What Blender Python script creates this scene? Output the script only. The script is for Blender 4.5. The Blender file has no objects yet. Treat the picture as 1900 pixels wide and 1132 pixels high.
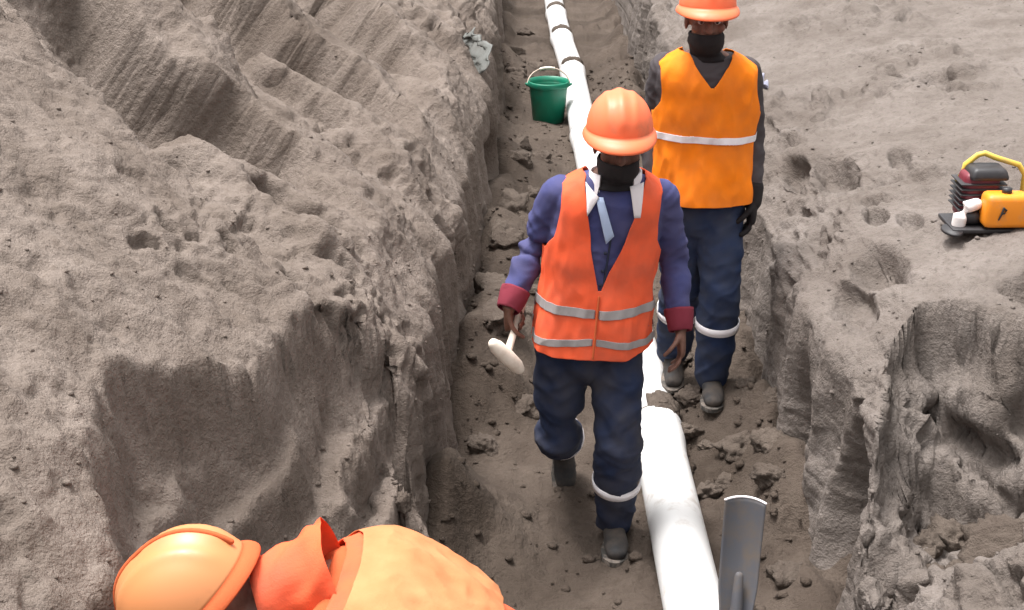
import bpy, bmesh, math, random
import numpy as np
from mathutils import Vector, Matrix

random.seed(7)
rng = np.random.default_rng(11)
SC = bpy.context.scene
COL = SC.collection
R = math.radians

# ------------------------------------------------------------------ camera, sky, sun, exposure
cam_d = bpy.data.cameras.new('camera'); cam = bpy.data.objects.new('camera', cam_d); COL.objects.link(cam)
cam.location = (0, 0, 2.87); cam.rotation_euler = (R(90 - 22), 0, 0)
cam_d.sensor_width = 36; cam_d.lens = 36 * 2600 / 1900
cam_d.clip_start = .05; cam_d.clip_end = 500
SC.camera = cam
SUN = Vector((-.24, .10, .95)).normalized()          # towards the sun
wd = bpy.data.worlds.new('World'); SC.world = wd; wd.use_nodes = True
nt = wd.node_tree; bg = nt.nodes['Background']
sky = nt.nodes.new('ShaderNodeTexSky'); sky.sky_type = 'NISHITA'; sky.sun_disc = False
sky.sun_elevation = math.asin(SUN.z); sky.sun_rotation = math.atan2(SUN.x, SUN.y)
sky.air_density = 1.0; sky.dust_density = 6.0; sky.ozone_density = 1.0
hs = nt.nodes.new('ShaderNodeHueSaturation'); hs.inputs['Saturation'].default_value = .03   # overcast white cloud light
nt.links.new(sky.outputs[0], hs.inputs['Color']); nt.links.new(hs.outputs[0], bg.inputs[0])
bg.inputs[1].default_value = .11
sun_d = bpy.data.lights.new('sun', 'SUN'); sun = bpy.data.objects.new('sun', sun_d); COL.objects.link(sun)
sun_d.energy = 1.5; sun_d.angle = R(18); sun_d.color = (1, .975, .95)
sun.rotation_euler = SUN.to_track_quat('Z', 'Y').to_euler(); sun.location = (-6, 4, 12)
SC.view_settings.view_transform = 'Standard'; SC.view_settings.look = 'None'
SC.view_settings.gamma = 1; SC.view_settings.use_curve_mapping = False
SC.view_settings.exposure = 1.6

# ------------------------------------------------------------------ noise
_perm = rng.permutation(256); _perm = np.concatenate([_perm, _perm, _perm])
_g = rng.normal(size=(256, 3)); _g /= np.linalg.norm(_g, axis=1)[:, None]
_j = rng.random((256, 3))
def perlin(p):
    p = np.asarray(p, float); i = np.floor(p).astype(int); f = p - i; i &= 255
    u = f * f * f * (f * (f * 6 - 15) + 10); out = np.zeros(len(p))
    for dx in (0, 1):
        wx = u[:, 0] if dx else 1 - u[:, 0]
        a = _perm[i[:, 0] + dx]
        for dy in (0, 1):
            wy = u[:, 1] if dy else 1 - u[:, 1]
            b = _perm[a + i[:, 1] + dy]
            for dz in (0, 1):
                wz = u[:, 2] if dz else 1 - u[:, 2]
                h = _perm[b + i[:, 2] + dz]; g = _g[h]
                out += wx * wy * wz * (g[:, 0] * (f[:, 0] - dx) + g[:, 1] * (f[:, 1] - dy) + g[:, 2] * (f[:, 2] - dz))
    return out * 1.5
def fbm(p, oct=4, gain=.5):
    p = np.asarray(p, float); s = np.zeros(len(p)); a = 1.
    for k in range(oct):
        s += a * perlin(p * 2 ** k + 17.3 * k); a *= gain
    return s
def billow(p, oct=3, gain=.5):
    s = np.zeros(len(p)); a = 1.
    for k in range(oct):
        s += a * (1 - 2.2 * np.abs(perlin(p * 2 ** k + 9.1 * k))); a *= gain
    return s
def worley(p, r=.5):
    """nearest-feature distance (cellular noise)"""
    p = np.asarray(p, float); i = np.floor(p).astype(int); f = p - i; best = np.full(len(p), 9.)
    for dx in (-1, 0, 1):
        for dy in (-1, 0, 1):
            for dz in (-1, 0, 1):
                h = _perm[_perm[_perm[(i[:, 0] + dx) & 255] + ((i[:, 1] + dy) & 255)] + ((i[:, 2] + dz) & 255)]
                q = _j[h] + (dx, dy, dz) - f; best = np.minimum(best, (q * q).sum(1))
    return np.sqrt(best)
def sst(a, b, x):
    t = np.clip((x - a) / (b - a), 0, 1); return t * t * (3 - 2 * t)

# ------------------------------------------------------------------ materials
def mat_new(name):
    m = bpy.data.materials.new(name); m.use_nodes = True
    return m, m.node_tree, m.node_tree.nodes['Principled BSDF']
def soil_mat(name, c_light, c_dark, c_damp, damp=.5, scale=1., bump=.9):
    m, t, b = mat_new(name); N = t.nodes; L = t.links
    tc = N.new('ShaderNodeNewGeometry')
    def noise(s, d, r=.6):
        n = N.new('ShaderNodeTexNoise'); n.inputs['Scale'].default_value = s; n.inputs['Detail'].default_value = d
        n.inputs['Roughness'].default_value = r; L.new(tc.outputs['Position'], n.inputs['Vector']); return n
    n1 = noise(3.2 * scale, 8, .65); n2 = noise(38 * scale, 5, .6); n3 = noise(1.1, 3, .5); n4 = noise(150, 3, .6)
    def ramp(n, a, bb):
        r = N.new('ShaderNodeMapRange'); r.inputs[1].default_value = a; r.inputs[2].default_value = bb
        L.new(n.outputs[0], r.inputs[0]); return r
    def mix(fac, a, bb):
        x = N.new('ShaderNodeMix'); x.data_type = 'RGBA'
        L.new(fac, x.inputs[0])
        for k, v in ((6, a), (7, bb)):
            if isinstance(v, tuple): x.inputs[k].default_value = (*v, 1)
            else: L.new(v, x.inputs[k])
        return x.outputs[2]
    c = mix(ramp(n1, .35, .68).outputs[0], c_light, c_dark)
    dmp = ramp(n3, .62 - .22 * damp, .78 - .22 * damp)
    c = mix(dmp.outputs[0], c, c_damp)
    c2 = mix(ramp(n2, .50, .78).outputs[0], c, c_dark)
    L.new(c2, b.inputs['Base Color']); b.inputs['Roughness'].default_value = .95
    b.inputs['Specular IOR Level'].default_value = .15
    ad = N.new('ShaderNodeMath'); ad.operation = 'ADD'; L.new(n2.outputs[0], ad.inputs[0])
    mu = N.new('ShaderNodeMath'); mu.operation = 'MULTIPLY'; mu.inputs[1].default_value = .35; L.new(n4.outputs[0], mu.inputs[0]); L.new(mu.outputs[0], ad.inputs[1])
    bp = N.new('ShaderNodeBump'); bp.inputs['Strength'].default_value = bump; bp.inputs['Distance'].default_value = .018
    L.new(ad.outputs[0], bp.inputs['Height']); L.new(bp.outputs[0], b.inputs['Normal'])
    return m
def cloth_mat(name, col, var=.25, rough=.9, bump=.25, dirt=None):
    m, t, b = mat_new(name); N = t.nodes; L = t.links
    tc = N.new('ShaderNodeTexCoord')
    n = N.new('ShaderNodeTexNoise'); n.inputs['Scale'].default_value = 9; n.inputs['Detail'].default_value = 6; L.new(tc.outputs['Object'], n.inputs['Vector'])
    x = N.new('ShaderNodeMix'); x.data_type = 'RGBA'
    mr = N.new('ShaderNodeMapRange'); mr.inputs[1].default_value = .35; mr.inputs[2].default_value = .75; L.new(n.outputs[0], mr.inputs[0]); L.new(mr.outputs[0], x.inputs[0])
    x.inputs[6].default_value = (*col, 1)
    d = dirt if dirt else tuple(v * (1 - var) for v in col)
    x.inputs[7].default_value = (*d, 1)
    L.new(x.outputs[2], b.inputs['Base Color']); b.inputs['Roughness'].default_value = rough
    b.inputs['Specular IOR Level'].default_value = .2
    n2 = N.new('ShaderNodeTexNoise'); n2.inputs['Scale'].default_value = 260; n2.inputs['Detail'].default_value = 2; L.new(tc.outputs['Object'], n2.inputs['Vector'])
    bp = N.new('ShaderNodeBump'); bp.inputs['Strength'].default_value = bump; bp.inputs['Distance'].default_value = .003
    L.new(n2.outputs[0], bp.inputs['Height']); L.new(bp.outputs[0], b.inputs['Normal'])
    return m
def hard_mat(name, col, rough=.4, metal=0., dirt=None, dscale=14, amt=(.5, .8), spec=.5):
    m, t, b = mat_new(name); N = t.nodes; L = t.links
    tc = N.new('ShaderNodeTexCoord')
    n = N.new('ShaderNodeTexNoise'); n.inputs['Scale'].default_value = dscale; n.inputs['Detail'].default_value = 7; n.inputs['Roughness'].default_value = .65
    L.new(tc.outputs['Object'], n.inputs['Vector'])
    mr = N.new('ShaderNodeMapRange'); mr.inputs[1].default_value = amt[0]; mr.inputs[2].default_value = amt[1]; L.new(n.outputs[0], mr.inputs[0])
    x = N.new('ShaderNodeMix'); x.data_type = 'RGBA'; L.new(mr.outputs[0], x.inputs[0])
    x.inputs[6].default_value = (*col, 1); x.inputs[7].default_value = (*(dirt or tuple(v * .75 for v in col)), 1)
    L.new(x.outputs[2], b.inputs['Base Color'])
    rr = N.new('ShaderNodeMapRange'); rr.inputs[3].default_value = rough; rr.inputs[4].default_value = min(1, rough + .35); L.new(mr.outputs[0], rr.inputs[0]); L.new(rr.outputs[0], b.inputs['Roughness'])
    b.inputs['Metallic'].default_value = metal; b.inputs['Specular IOR Level'].default_value = spec
    return m
DIRT = (.27, .22, .185)
M = {}
M['bank'] = soil_mat('grey_sandy_soil', (.202, .165, .142), (.126, .099, .082), (.106, .082, .067), .28)
M['wall'] = M['bank']
M['plain'] = soil_mat('pale_dry_soil', (.184, .157, .141), (.118, .097, .084), (.112, .091, .078), .22)
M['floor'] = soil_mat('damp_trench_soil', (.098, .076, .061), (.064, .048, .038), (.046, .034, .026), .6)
M['clod'] = soil_mat('clod_soil', (.118, .094, .077), (.078, .060, .049), (.07, .054, .043), .3)
M['navy'] = cloth_mat('navy_work_trousers', (.018, .026, .058), .35, dirt=(.050, .048, .058))
M['navy2'] = cloth_mat('dark_blue_trousers', (.022, .036, .085), .35, dirt=(.050, .055, .075))
M['blue'] = cloth_mat('blue_work_shirt', (.060, .066, .180), .3, dirt=(.078, .074, .15))
M['red'] = cloth_mat('red_cuff', (.19, .028, .044), .3)
M['grey_sleeve'] = cloth_mat('charcoal_sleeve', (.075, .064, .068), .3)
M['vest_red'] = cloth_mat('red_orange_vest', (.92, .125, .045), .12, .8, dirt=(.62, .11, .055))
M['vest_orange'] = cloth_mat('bright_orange_vest', (.97, .235, .008), .12, .8, dirt=(.74, .19, .025))
M['tape'] = hard_mat('grey_reflective_tape', (.30, .275, .27), .45, 0, (.22, .19, .18))
M['tape_white'] = hard_mat('white_reflective_tape', (.82, .78, .80), .4, 0, (.6, .52, .52))
M['white_cloth'] = cloth_mat('white_collar', (.80, .74, .75), .15)
M['pale_blue'] = cloth_mat('pale_blue_lapel', (.45, .54, .74), .15)
M['black_cloth'] = cloth_mat('black_fabric', (.014, .012, .013), .4, dirt=(.03, .025, .025))
M['skin'] = hard_mat('dark_skin', (.150, .070, .048), .5, 0, (.105, .046, .032), 30, (.4, .7), .4)
M['skin2'] = hard_mat('brown_skin', (.21, .098, .068), .5, 0, (.15, .066, .046), 30, (.4, .7), .4)
M['eye'] = hard_mat('eye_white', (.55, .5, .46), .3)
M['helmet'] = hard_mat('orange_helmet', (.88, .165, .06), .5, 0, (.52, .17, .09), 12, (.52, .82))
M['helmet_pale'] = hard_mat('pale_helmet', (.58, .225, .085), .42, 0, (.40, .17, .075), 9, (.55, .85))
M['peach'] = cloth_mat('pale_peach_cloth', (.52, .215, .095), .2, dirt=(.42, .15, .06))
M['salmon'] = cloth_mat('salmon_cloth', (.55, .115, .04), .2)
M['boot'] = hard_mat('black_boot', (.016, .015, .016), .7, 0, (.075, .060, .050), 12, (.42, .66))
M['pvc'] = hard_mat('white_pvc', (.67, .66, .65), .42, 0, (.36, .30, .25), 8, (.55, .80))
M['rubber'] = hard_mat('dark_rubber_seal', (.05, .045, .04), .8, 0, DIRT, 20, (.45, .7))
M['green'] = hard_mat('green_plastic', (.004, .19, .11), .45, 0, (.07, .13, .09), 9, (.52, .85))
M['wire'] = hard_mat('bail_wire', (.42, .33, .27), .45, .3, DIRT)
M['wood'] = hard_mat('pale_wood', (.78, .68, .58), .7, 0, (.60, .48, .38), 25, (.45, .8))
M['steel'] = hard_mat('grey_spade_steel', (.070, .070, .080), .7, .1, (.115, .092, .075), 11, (.44, .66))
M['steel_edge'] = hard_mat('polished_steel_edge', (.86, .82, .83), .35, .15)
M['ash'] = hard_mat('ash_handle', (.42, .29, .17), .65, 0, DIRT, 18)
M['tank'] = hard_mat('orange_tank', (.80, .25, .012), .45, 0, (.50, .24, .10), 12, (.52, .8))
M['yellow'] = hard_mat('yellow_tube', (.66, .45, .07), .5, 0, (.4, .28, .12))
M['maroon'] = hard_mat('maroon_housing', (.16, .018, .030), .45)
M['blackp'] = hard_mat('black_plastic', (.02, .018, .02), .5, 0, (.05, .042, .042))
M['whitep'] = hard_mat('white_plastic', (.82, .76, .74), .5, 0, (.62, .55, .5))
M['greystone'] = hard_mat('grey_plastic_scrap', (.105, .107, .098), .6, 0, (.09, .08, .07), 12)
M['bluescrap'] = hard_mat('pale_blue_scrap', (.28, .28, .36), .6)
M['root'] = hard_mat('root_bark', (.07, .05, .04), .9)

# ------------------------------------------------------------------ mesh helpers
def link(name, me, mat, parent=None, smooth=True):
    o = bpy.data.objects.new(name, me); COL.objects.link(o)
    if mat: me.materials.append(M[mat] if isinstance(mat, str) else mat)
    if smooth: me.polygons.foreach_set('use_smooth', [True] * len(me.polygons))
    if parent: o.parent = parent; o.matrix_parent_inverse = parent.matrix_world.inverted()
    return o
def tag(o, label=None, cat=None, group=None, kind=None):
    for k, v in (('label', label), ('category', cat), ('group', group), ('kind', kind)):
        if v: o[k] = v
    return o
def empty(name, loc):
    o = bpy.data.objects.new(name, None); COL.objects.link(o); o.location = loc; o.empty_display_size = .1
    o.matrix_world = Matrix.Translation(loc); return o
def V(*a): return Vector(a)
def frame(d, up=None):
    d = Vector(d).normalized(); up = Vector(up) if up is not None else (V(0, 0, 1) if abs(d.z) < .9 else V(1, 0, 0))
    x = up.cross(d)
    if x.length < 1e-4: x = V(0, 1, 0).cross(d)
    x.normalize(); return x, d.cross(x).normalized(), d
def rings_mesh(bm, rings, caps=True, closed=True):
    vs = [[bm.verts.new(p) for p in r] for r in rings]; n = len(rings[0])
    for a, b in zip(vs, vs[1:]):
        for i in range(n if closed else n - 1):
            j = (i + 1) % n; bm.faces.new((a[i], a[j], b[j], b[i]))
    if caps and closed:
        bm.faces.new(vs[0][::-1]); bm.faces.new(vs[-1])
    return vs
def tube(bm, pts, rad, n=14, up=None, caps=True, ends=True):
    """tapered tube through pts; rad: float or (a along x-axis, b) per point; rounded ends"""
    pts = [Vector(p) for p in pts]; rr = [r if isinstance(r, tuple) else (r, r) for r in rad]
    rings = []
    for k, p in enumerate(pts):
        d = (pts[min(k + 1, len(pts) - 1)] - pts[max(k - 1, 0)])
        x, y, d = frame(d, up)
        ring = lambda c, s: [c + x * (math.cos(2 * math.pi * i / n) * rr[k][0] * s) + y * (math.sin(2 * math.pi * i / n) * rr[k][1] * s) for i in range(n)]
        m = min(rr[k])
        if ends and k == 0: rings += [ring(p - d * m * .95, .25), ring(p - d * m * .75, .66), ring(p - d * m * .4, .9)]
        rings.append(ring(p, 1))
        if ends and k == len(pts) - 1: rings += [ring(p + d * m * .4, .9), ring(p + d * m * .75, .66), ring(p + d * m * .95, .25)]
    rings_mesh(bm, rings, caps)
def ellipsoid(bm, c, ax, n=16, m=10):
    """ax: three axis vectors (scaled)"""
    c = Vector(c); rings = []
    for i in range(1, m):
        ph = math.pi * i / m - math.pi / 2
        rings.append([c + ax[0] * (math.cos(ph) * math.cos(2 * math.pi * k / n)) + ax[1] * (math.cos(ph) * math.sin(2 * math.pi * k / n)) + ax[2] * math.sin(ph) for k in range(n)])
    vs = rings_mesh(bm, rings, False)
    a = bm.verts.new(c - ax[2]); b = bm.verts.new(c + ax[2])
    for k in range(n):
        bm.faces.new((a, vs[0][(k + 1) % n], vs[0][k])); bm.faces.new((b, vs[-1][k], vs[-1][(k + 1) % n]))
def fin(bm):
    bmesh.ops.recalc_face_normals(bm, faces=bm.faces)
    me = bpy.data.meshes.new('m'); bm.to_mesh(me); bm.free(); return me
def remesh(bm, vox=.008, smooth=4, fac=.5):
    me = fin(bm); o = bpy.data.objects.new('tmp', me); COL.objects.link(o)
    r = o.modifiers.new('r', 'REMESH'); r.mode = 'VOXEL'; r.voxel_size = vox; r.use_smooth_shade = True
    s = o.modifiers.new('s', 'SMOOTH'); s.iterations = smooth; s.factor = fac
    dg = bpy.context.evaluated_depsgraph_get(); out = bpy.data.meshes.new_from_object(o.evaluated_get(dg))
    bpy.data.objects.remove(o); bpy.data.meshes.remove(me); return out
def getco(me):
    a = np.empty(len(me.vertices) * 3); me.vertices.foreach_get('co', a); return a.reshape(-1, 3)
def getno(me):
    a = np.empty(len(me.vertices) * 3); me.vertices.foreach_get('normal', a); return a.reshape(-1, 3)
def displace(me, fn):
    co = getco(me); no = getno(me); co = co + no * fn(co)[:, None]
    me.vertices.foreach_set('co', co.ravel()); me.update()
def solidify(me, t, offset=1.):
    o = bpy.data.objects.new('tmp', me); COL.objects.link(o)
    s = o.modifiers.new('s', 'SOLIDIFY'); s.thickness = t; s.offset = offset
    dg = bpy.context.evaluated_depsgraph_get(); out = bpy.data.meshes.new_from_object(o.evaluated_get(dg))
    bpy.data.objects.remove(o); bpy.data.meshes.remove(me); return out
def grid_mesh(P, nu, nv, name='g'):
    """P (nu*nv,3) row-major, u rows"""
    me = bpy.data.meshes.new(name); idx = np.arange(nu * nv).reshape(nu, nv)
    q = np.stack([idx[:-1, :-1], idx[1:, :-1], idx[1:, 1:], idx[:-1, 1:]], -1).reshape(-1, 4)
    me.vertices.add(nu * nv); me.vertices.foreach_set('co', np.ascontiguousarray(P, dtype=np.float32).ravel())
    me.loops.add(q.size); me.loops.foreach_set('vertex_index', q.ravel().astype(np.int32))
    me.polygons.add(len(q)); me.polygons.foreach_set('loop_start', np.arange(0, q.size, 4, dtype=np.int32))
    me.polygons.foreach_set('loop_total', np.full(len(q), 4, dtype=np.int32))
    me.update(calc_edges=True); me.validate(); return me

# ------------------------------------------------------------------ the trench: shape of the ground
XL_Y = [0, 4.5, 7, 8.3, 60]; XL_X = [-.30, -.28, -.20, -.10, -.10]
XR_Y = [0, 6, 8, 10, 13, 60]; XR_X = [1.10, 1.09, 1.06, 1.06, 1.12, 1.30]
def xL(Y): return np.interp(Y, XL_Y, XL_X)
def xR(Y): return np.interp(Y, XR_Y, XR_X)
def ysamples(y0, ymid, k, y1, nfar):
    n = int(math.log(ymid / y0) / k); a = y0 * np.exp(np.linspace(0, math.log(ymid / y0), n))
    b = ymid * np.exp(np.linspace(0, math.log(y1 / ymid), nfar + 1))[1:]
    return np.concatenate([a, b])
def poly_dist(X, Y, pts):
    """signed lateral distance (left of travel positive), along-fraction, to an open polyline in the plane"""
    best = np.full(X.shape, 1e9); sgn = np.zeros(X.shape); fr = np.zeros(X.shape); n = len(pts) - 1
    for k in range(n):
        ax, ay = pts[k]; bx, by = pts[k + 1]; dx, dy = bx - ax, by - ay; l2 = dx * dx + dy * dy
        t = np.clip(((X - ax) * dx + (Y - ay) * dy) / l2, 0, 1)
        ex, ey = X - ax - t * dx, Y - ay - t * dy; d = np.hypot(ex, ey); c = dx * ey - dy * ex
        m = d < best; best[m] = d[m]; sgn[m] = np.sign(c)[m]; fr[m] = ((k + t) / n)[m]
    return best * np.where(sgn == 0, 1, sgn), fr
def inside(X, Y, poly):
    r = np.zeros(X.shape, bool); n = len(poly)
    for i in range(n):
        x1, y1 = poly[i]; x2, y2 = poly[(i + 1) % n]
        c = ((y1 > Y) != (y2 > Y)) & (X < (x2 - x1) * (Y - y1) / (y2 - y1 + 1e-12) + x1); r ^= c
    return r
def profile(ctrl, n_list):
    """ctrl: (dx,z) points; returns sample arrays of dx,z,normals"""
    c = np.array(ctrl, float); xs, zs = [], []
    for k, n in enumerate(n_list):
        t = np.linspace(0, 1, n, endpoint=False)
        xs.append(c[k, 0] + t * (c[k + 1, 0] - c[k, 0])); zs.append(c[k, 1] + t * (c[k + 1, 1] - c[k, 1]))
    xs = np.append(np.concatenate(xs), c[-1, 0]); zs = np.append(np.concatenate(zs), c[-1, 1])
    for _ in range(14):                                  # round the corners
        xs[1:-1] = .25 * xs[:-2] + .5 * xs[1:-1] + .25 * xs[2:]; zs[1:-1] = .25 * zs[:-2] + .5 * zs[1:-1] + .25 * zs[2:]
    tx, tz = np.gradient(xs), np.gradient(zs); l = np.hypot(tx, tz)
    return xs, zs, tz / l, tx / l                        # normal: (towards trench, up)

def groove(X, Y, pts, w_sharp, w_soft, depth, side):
    """excavator tooth furrow: steep scarp on one side, gentle run-out on the other, fading at its ends"""
    d, f = poly_dist(X, Y, pts); d = d * side
    wob = .05 * fbm(np.stack([X * 3, Y * 3, X * 0 + 4], -1).reshape(-1, 3), 3).reshape(X.shape); d = d + wob
    prof = np.where(d > 0, 1 - sst(0, w_sharp, d), 1 - sst(0, w_soft, -d))
    return -depth * prof * sst(0, .12, f) * (1 - sst(.50, 1., f))

def soil_relief(P, big=.05, mid=.03):
    return big * fbm(P * 1.3, 2) + mid * billow(P * 3.1 + 5, 2) * .5
def crumble(X, Y, Z, seed, amp, zbias=0., pitw=1.):
    """final broken surface: crumbs, clods, chipped ledges and pits pushed out along the true surface normal"""
    G = np.stack([X, Y, Z], -1); a = np.gradient(G, axis=0); b = np.gradient(G, axis=1); n = np.cross(a, b); n /= np.linalg.norm(n, axis=-1, keepdims=True) + 1e-9
    if n[..., 2].mean() < 0: n = -n
    P = G.reshape(-1, 3) + seed
    zb = np.ravel(zbias) if np.ndim(zbias) else zbias
    zone = sst(0, .5, fbm(P * 1.0 + 71, 3) + .22 - zb); z2 = sst(-.1, .4, fbm(P * 3.6 + 15, 2))
    w = .35 * fbm(P * 5, 2)[:, None]
    c0 = np.clip(1 - worley(P * 5.2 + w) * 1.4, 0, 1) ** .55; c1 = np.clip(1 - worley(P * 11 + w) * 1.35, 0, 1) ** .6; c2 = np.clip(1 - worley(P * 24 + w) * 1.3, 0, 1) ** .7
    f = fbm(P * 2.4 + 3, 3) * 3; fl = np.floor(f); ter = (fl + sst(.72, 1., f - fl) - f) / 3
    d = zone * (.050 * c0 * z2 + .030 * c1 * z2 + .013 * c2) + (.058 * ter) * (.3 + .7 * zone) + .011 * fbm(P * 15, 3)
    pits = sst(.28, .46, fbm(P * 7.0 + 40, 2)) * (.25 + .75 * zone)
    d = (d - .045 * pitw * pits).reshape(X.shape) * amp
    return X + n[..., 0] * d, Y + n[..., 1] * d, Z + n[..., 2] * d
# left bank
Ys = ysamples(2.0, 13.5, .0034, 70, 60)
dx, zz, nx, nz = profile([(-.03, -.35), (0, 0), (.07, .72), (.28, 1.03), (2.6, 2.66), (4.2, 2.95), (9, 3.1), (45, 3.2)],
                         [14, 120, 70, 250, 60, 20, 12])
YY, DX = np.meshgrid(Ys, dx, indexing='ij'); ZZ = np.broadcast_to(zz, YY.shape).copy(); NX = np.broadcast_to(nx, YY.shape); NZ = np.broadcast_to(nz, YY.shape)
XX = xL(YY) - DX
P0 = np.stack([XX, YY, ZZ], -1).reshape(-1, 3)
slope_w = sst(.75, 1.1, ZZ); wall_w = (1 - sst(.62, 1.0, ZZ))
disp = soil_relief(P0).reshape(YY.shape) * (.35 + .65 * slope_w)
drag = fbm(np.stack([P0[:, 1] * 9 + P0[:, 0] * 2, P0[:, 0] * 1.1, P0[:, 2] * 0 + 2], -1), 3).reshape(YY.shape); disp += .016 * drag * slope_w
streak = fbm(np.stack([P0[:, 1] * 7, P0[:, 2] * .9, P0[:, 0] * 0], -1), 3).reshape(YY.shape)
disp += wall_w * (.042 * streak + .05 * perlin(P0 * np.array([1, 1.6, .3])).reshape(YY.shape))
LG = [  # furrows running down the slope to the trench (X,Y)
    ([(-1.85, 5.75), (-1.57, 5.33), (-1.37, 4.97), (-1.24, 4.79), (-1.10, 4.70), (-.85, 4.60), (-.6, 4.55)], .07, .42, .34, -1),
    ([(-2.0, 6.5), (-1.60, 6.08), (-1.41, 5.95), (-1.27, 5.90), (-1.10, 5.88), (-.92, 5.75), (-.70, 5.5), (-.45, 5.3)], .05, 1.0, .42, 1),
    ([(-1.95, 8.9), (-1.43, 8.05), (-1.22, 7.82), (-1.08, 7.60), (-.90, 7.50), (-.70, 7.35), (-.5, 7.0), (-.35, 6.7)], .05, 1.4, .52, 1),
    ([(-1.7, 10.6), (-1.07, 9.30), (-.83, 8.80), (-.62, 8.45), (-.45, 8.0), (-.3, 7.6)], .06, 1.2, .42, 1),
    ([(-1.35, 6.9), (-1.0, 6.75), (-.75, 6.5), (-.5, 6.2)], .06, .5, .16, 1),
    ([(-.95, 5.35), (-.75, 5.2), (-.6, 5.15), (-.42, 5.0)], .06, .25, .12, 1)]
for a in LG: disp += groove(XX, YY, *a) * slope_w
wq = fbm(np.stack([XX * 1.2, YY * 1.2, XX * 0 + 6], -1).reshape(-1, 3), 2).reshape(YY.shape)
k = (XX * .55 + YY * .83) / .62 + .38 * wq; saw = 1 - (k - np.floor(k))          # long diagonal folds left by the bucket
disp -= .10 * np.where(saw < .16, sst(0, .16, saw), 1 - sst(.16, .85, saw)) * slope_w * sst(4.7, 5.5, YY) * sst(-.35, .35, wq + .15)
cav = lambda cy, cz, ry, rz, h: h * np.exp(-(((YY - cy) / ry) ** 2 + ((ZZ - cz) / rz) ** 2) ** 2)
disp -= wall_w * (cav(6.35, .42, .22, .16, .20) + cav(8.6, .35, .3, .15, .12))
XX = XX + NX * disp; ZZ = ZZ + NZ * disp
# collapsed hollow in the near end of the left bank
RIM = [(-.80, 1.2), (-.86, 2.60), (-1.01, 3.01), (-1.02, 3.22), (-.90, 3.46), (-.74, 3.82), (-.60, 4.36), (-.45, 4.50), (-.20, 4.42)]
POLY = RIM + [(.6, 4.2), (.6, 1.2)]
def hollow(X, Y, Z):
    d, f = poly_dist(X, Y, RIM); n = fbm(np.stack([X * 2.3, Y * 2.3, Z * 2.3], -1).reshape(-1, 3), 3).reshape(X.shape)
    ins = inside(X, Y, POLY); d = np.where(ins, np.abs(d), -np.abs(d)) + .05 * n
    zr = np.interp(f, np.linspace(0, 1, len(RIM)), [1.15, 1.22, 1.36, 1.38, 1.30, 1.22, 1.12, .95, .7])
    z0 = zr - 1.75 * np.clip(d - .02, 0, None) - .24 * sst(0, .05, d)
    q = (X * .45 - z0 * .89) + .06 * n                    # bucket marks, running down to the left
    k = q / .23 + .35; saw = (k - np.floor(k)); st = .24 * (saw - .5) * (1 - sst(.62, 1., saw))
    P = np.stack([X, Y, z0], -1).reshape(-1, 3); cr = np.clip(1 - worley(P * 10) * 1.3, 0, 1).reshape(X.shape)
    ledge = sst(.55, .80, saw) * (1 - sst(.92, 1., saw)) + .35 * sst(.2, .5, n)
    zh = z0 + (st + .05 * cr * ledge) * sst(.02, .12, d)
    zh = np.maximum(zh, .10 + .12 * n + .05 * cr)
    w = sst(-.005, .02, d)
    return Z * (1 - w) + np.minimum(Z, zh + .015 * n) * w
def relax(Z0, Z1, it=5):
    """soften only where the collapse changed the ground"""
    m = sst(.0, .06, np.abs(Z1 - Z0)); Z = Z1.copy()
    for _ in range(it):
        S = Z.copy(); S[1:-1, 1:-1] = (Z[:-2, 1:-1] + Z[2:, 1:-1] + Z[1:-1, :-2] + Z[1:-1, 2:] + 2 * Z[1:-1, 1:-1]) / 6
        Z = Z + (S - Z) * m
    return Z
Zb = ZZ; ZZ = relax(ZZ, hollow(XX, YY, ZZ)); inh = sst(.02, .10, Zb - ZZ)
XX, YY, ZZ = crumble(XX, YY, ZZ, 0., (1 - .62 * wall_w) * (1 - .35 * inh), .05 + .22 * sst(4.7, 5.6, YY))
me = grid_mesh(np.stack([XX, YY, ZZ], -1).reshape(-1, 3), len(Ys), len(dx))
left_bank = tag(link('left_bank', me, 'bank'), kind='structure')
LB = (XX.copy(), YY.copy(), ZZ.copy())

# right bank
Ys = ysamples(2.0, 13.5, .0038, 70, 60)
dx, zz, nx, nz = profile([(-.03, -.35), (0, 0), (.07, .80), (.32, 1.02), (1.15, 1.24), (2.6, 1.34), (8, 1.42), (45, 1.6)],
                         [14, 120, 80, 110, 120, 50, 20])
YY, DX = np.meshgrid(Ys, dx, indexing='ij'); ZZ = np.broadcast_to(zz, YY.shape).copy(); NX = np.broadcast_to(nx, YY.shape); NZ = np.broadcast_to(nz, YY.shape)
XX = xR(YY) + DX
P0 = np.stack([XX, YY, ZZ], -1).reshape(-1, 3)
wall_w = (1 - sst(.62, 1.0, ZZ)); 
disp = soil_relief(P0 + 50, .04, .03).reshape(YY.shape) * (1 - .55 * wall_w)
streak = fbm(np.stack([P0[:, 1] * 6, P0[:, 2] * .9, P0[:, 0] * 0 + 8], -1), 3).reshape(YY.shape)
disp += wall_w * (.045 * streak + .06 * perlin(P0 * np.array([1, 1.3, .3]) + 3).reshape(YY.shape))
def pit(cx, cy, rx, ry, h):
    n_ = .35 * fbm(P0 * 5, 2).reshape(YY.shape); return h * (1 - sst(.5, 1.1, np.hypot((XX - cx) / rx, (YY - cy) / ry) + n_))
disp -= wall_w * (.26 * np.exp(-(((YY - 4.22) / .16) ** 2 + ((ZZ - .36) / .28) ** 2) ** 2) + .12 * np.exp(-(((YY - 4.9) / .12) ** 2 + ((ZZ - .3) / .3) ** 2) ** 2))
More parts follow.
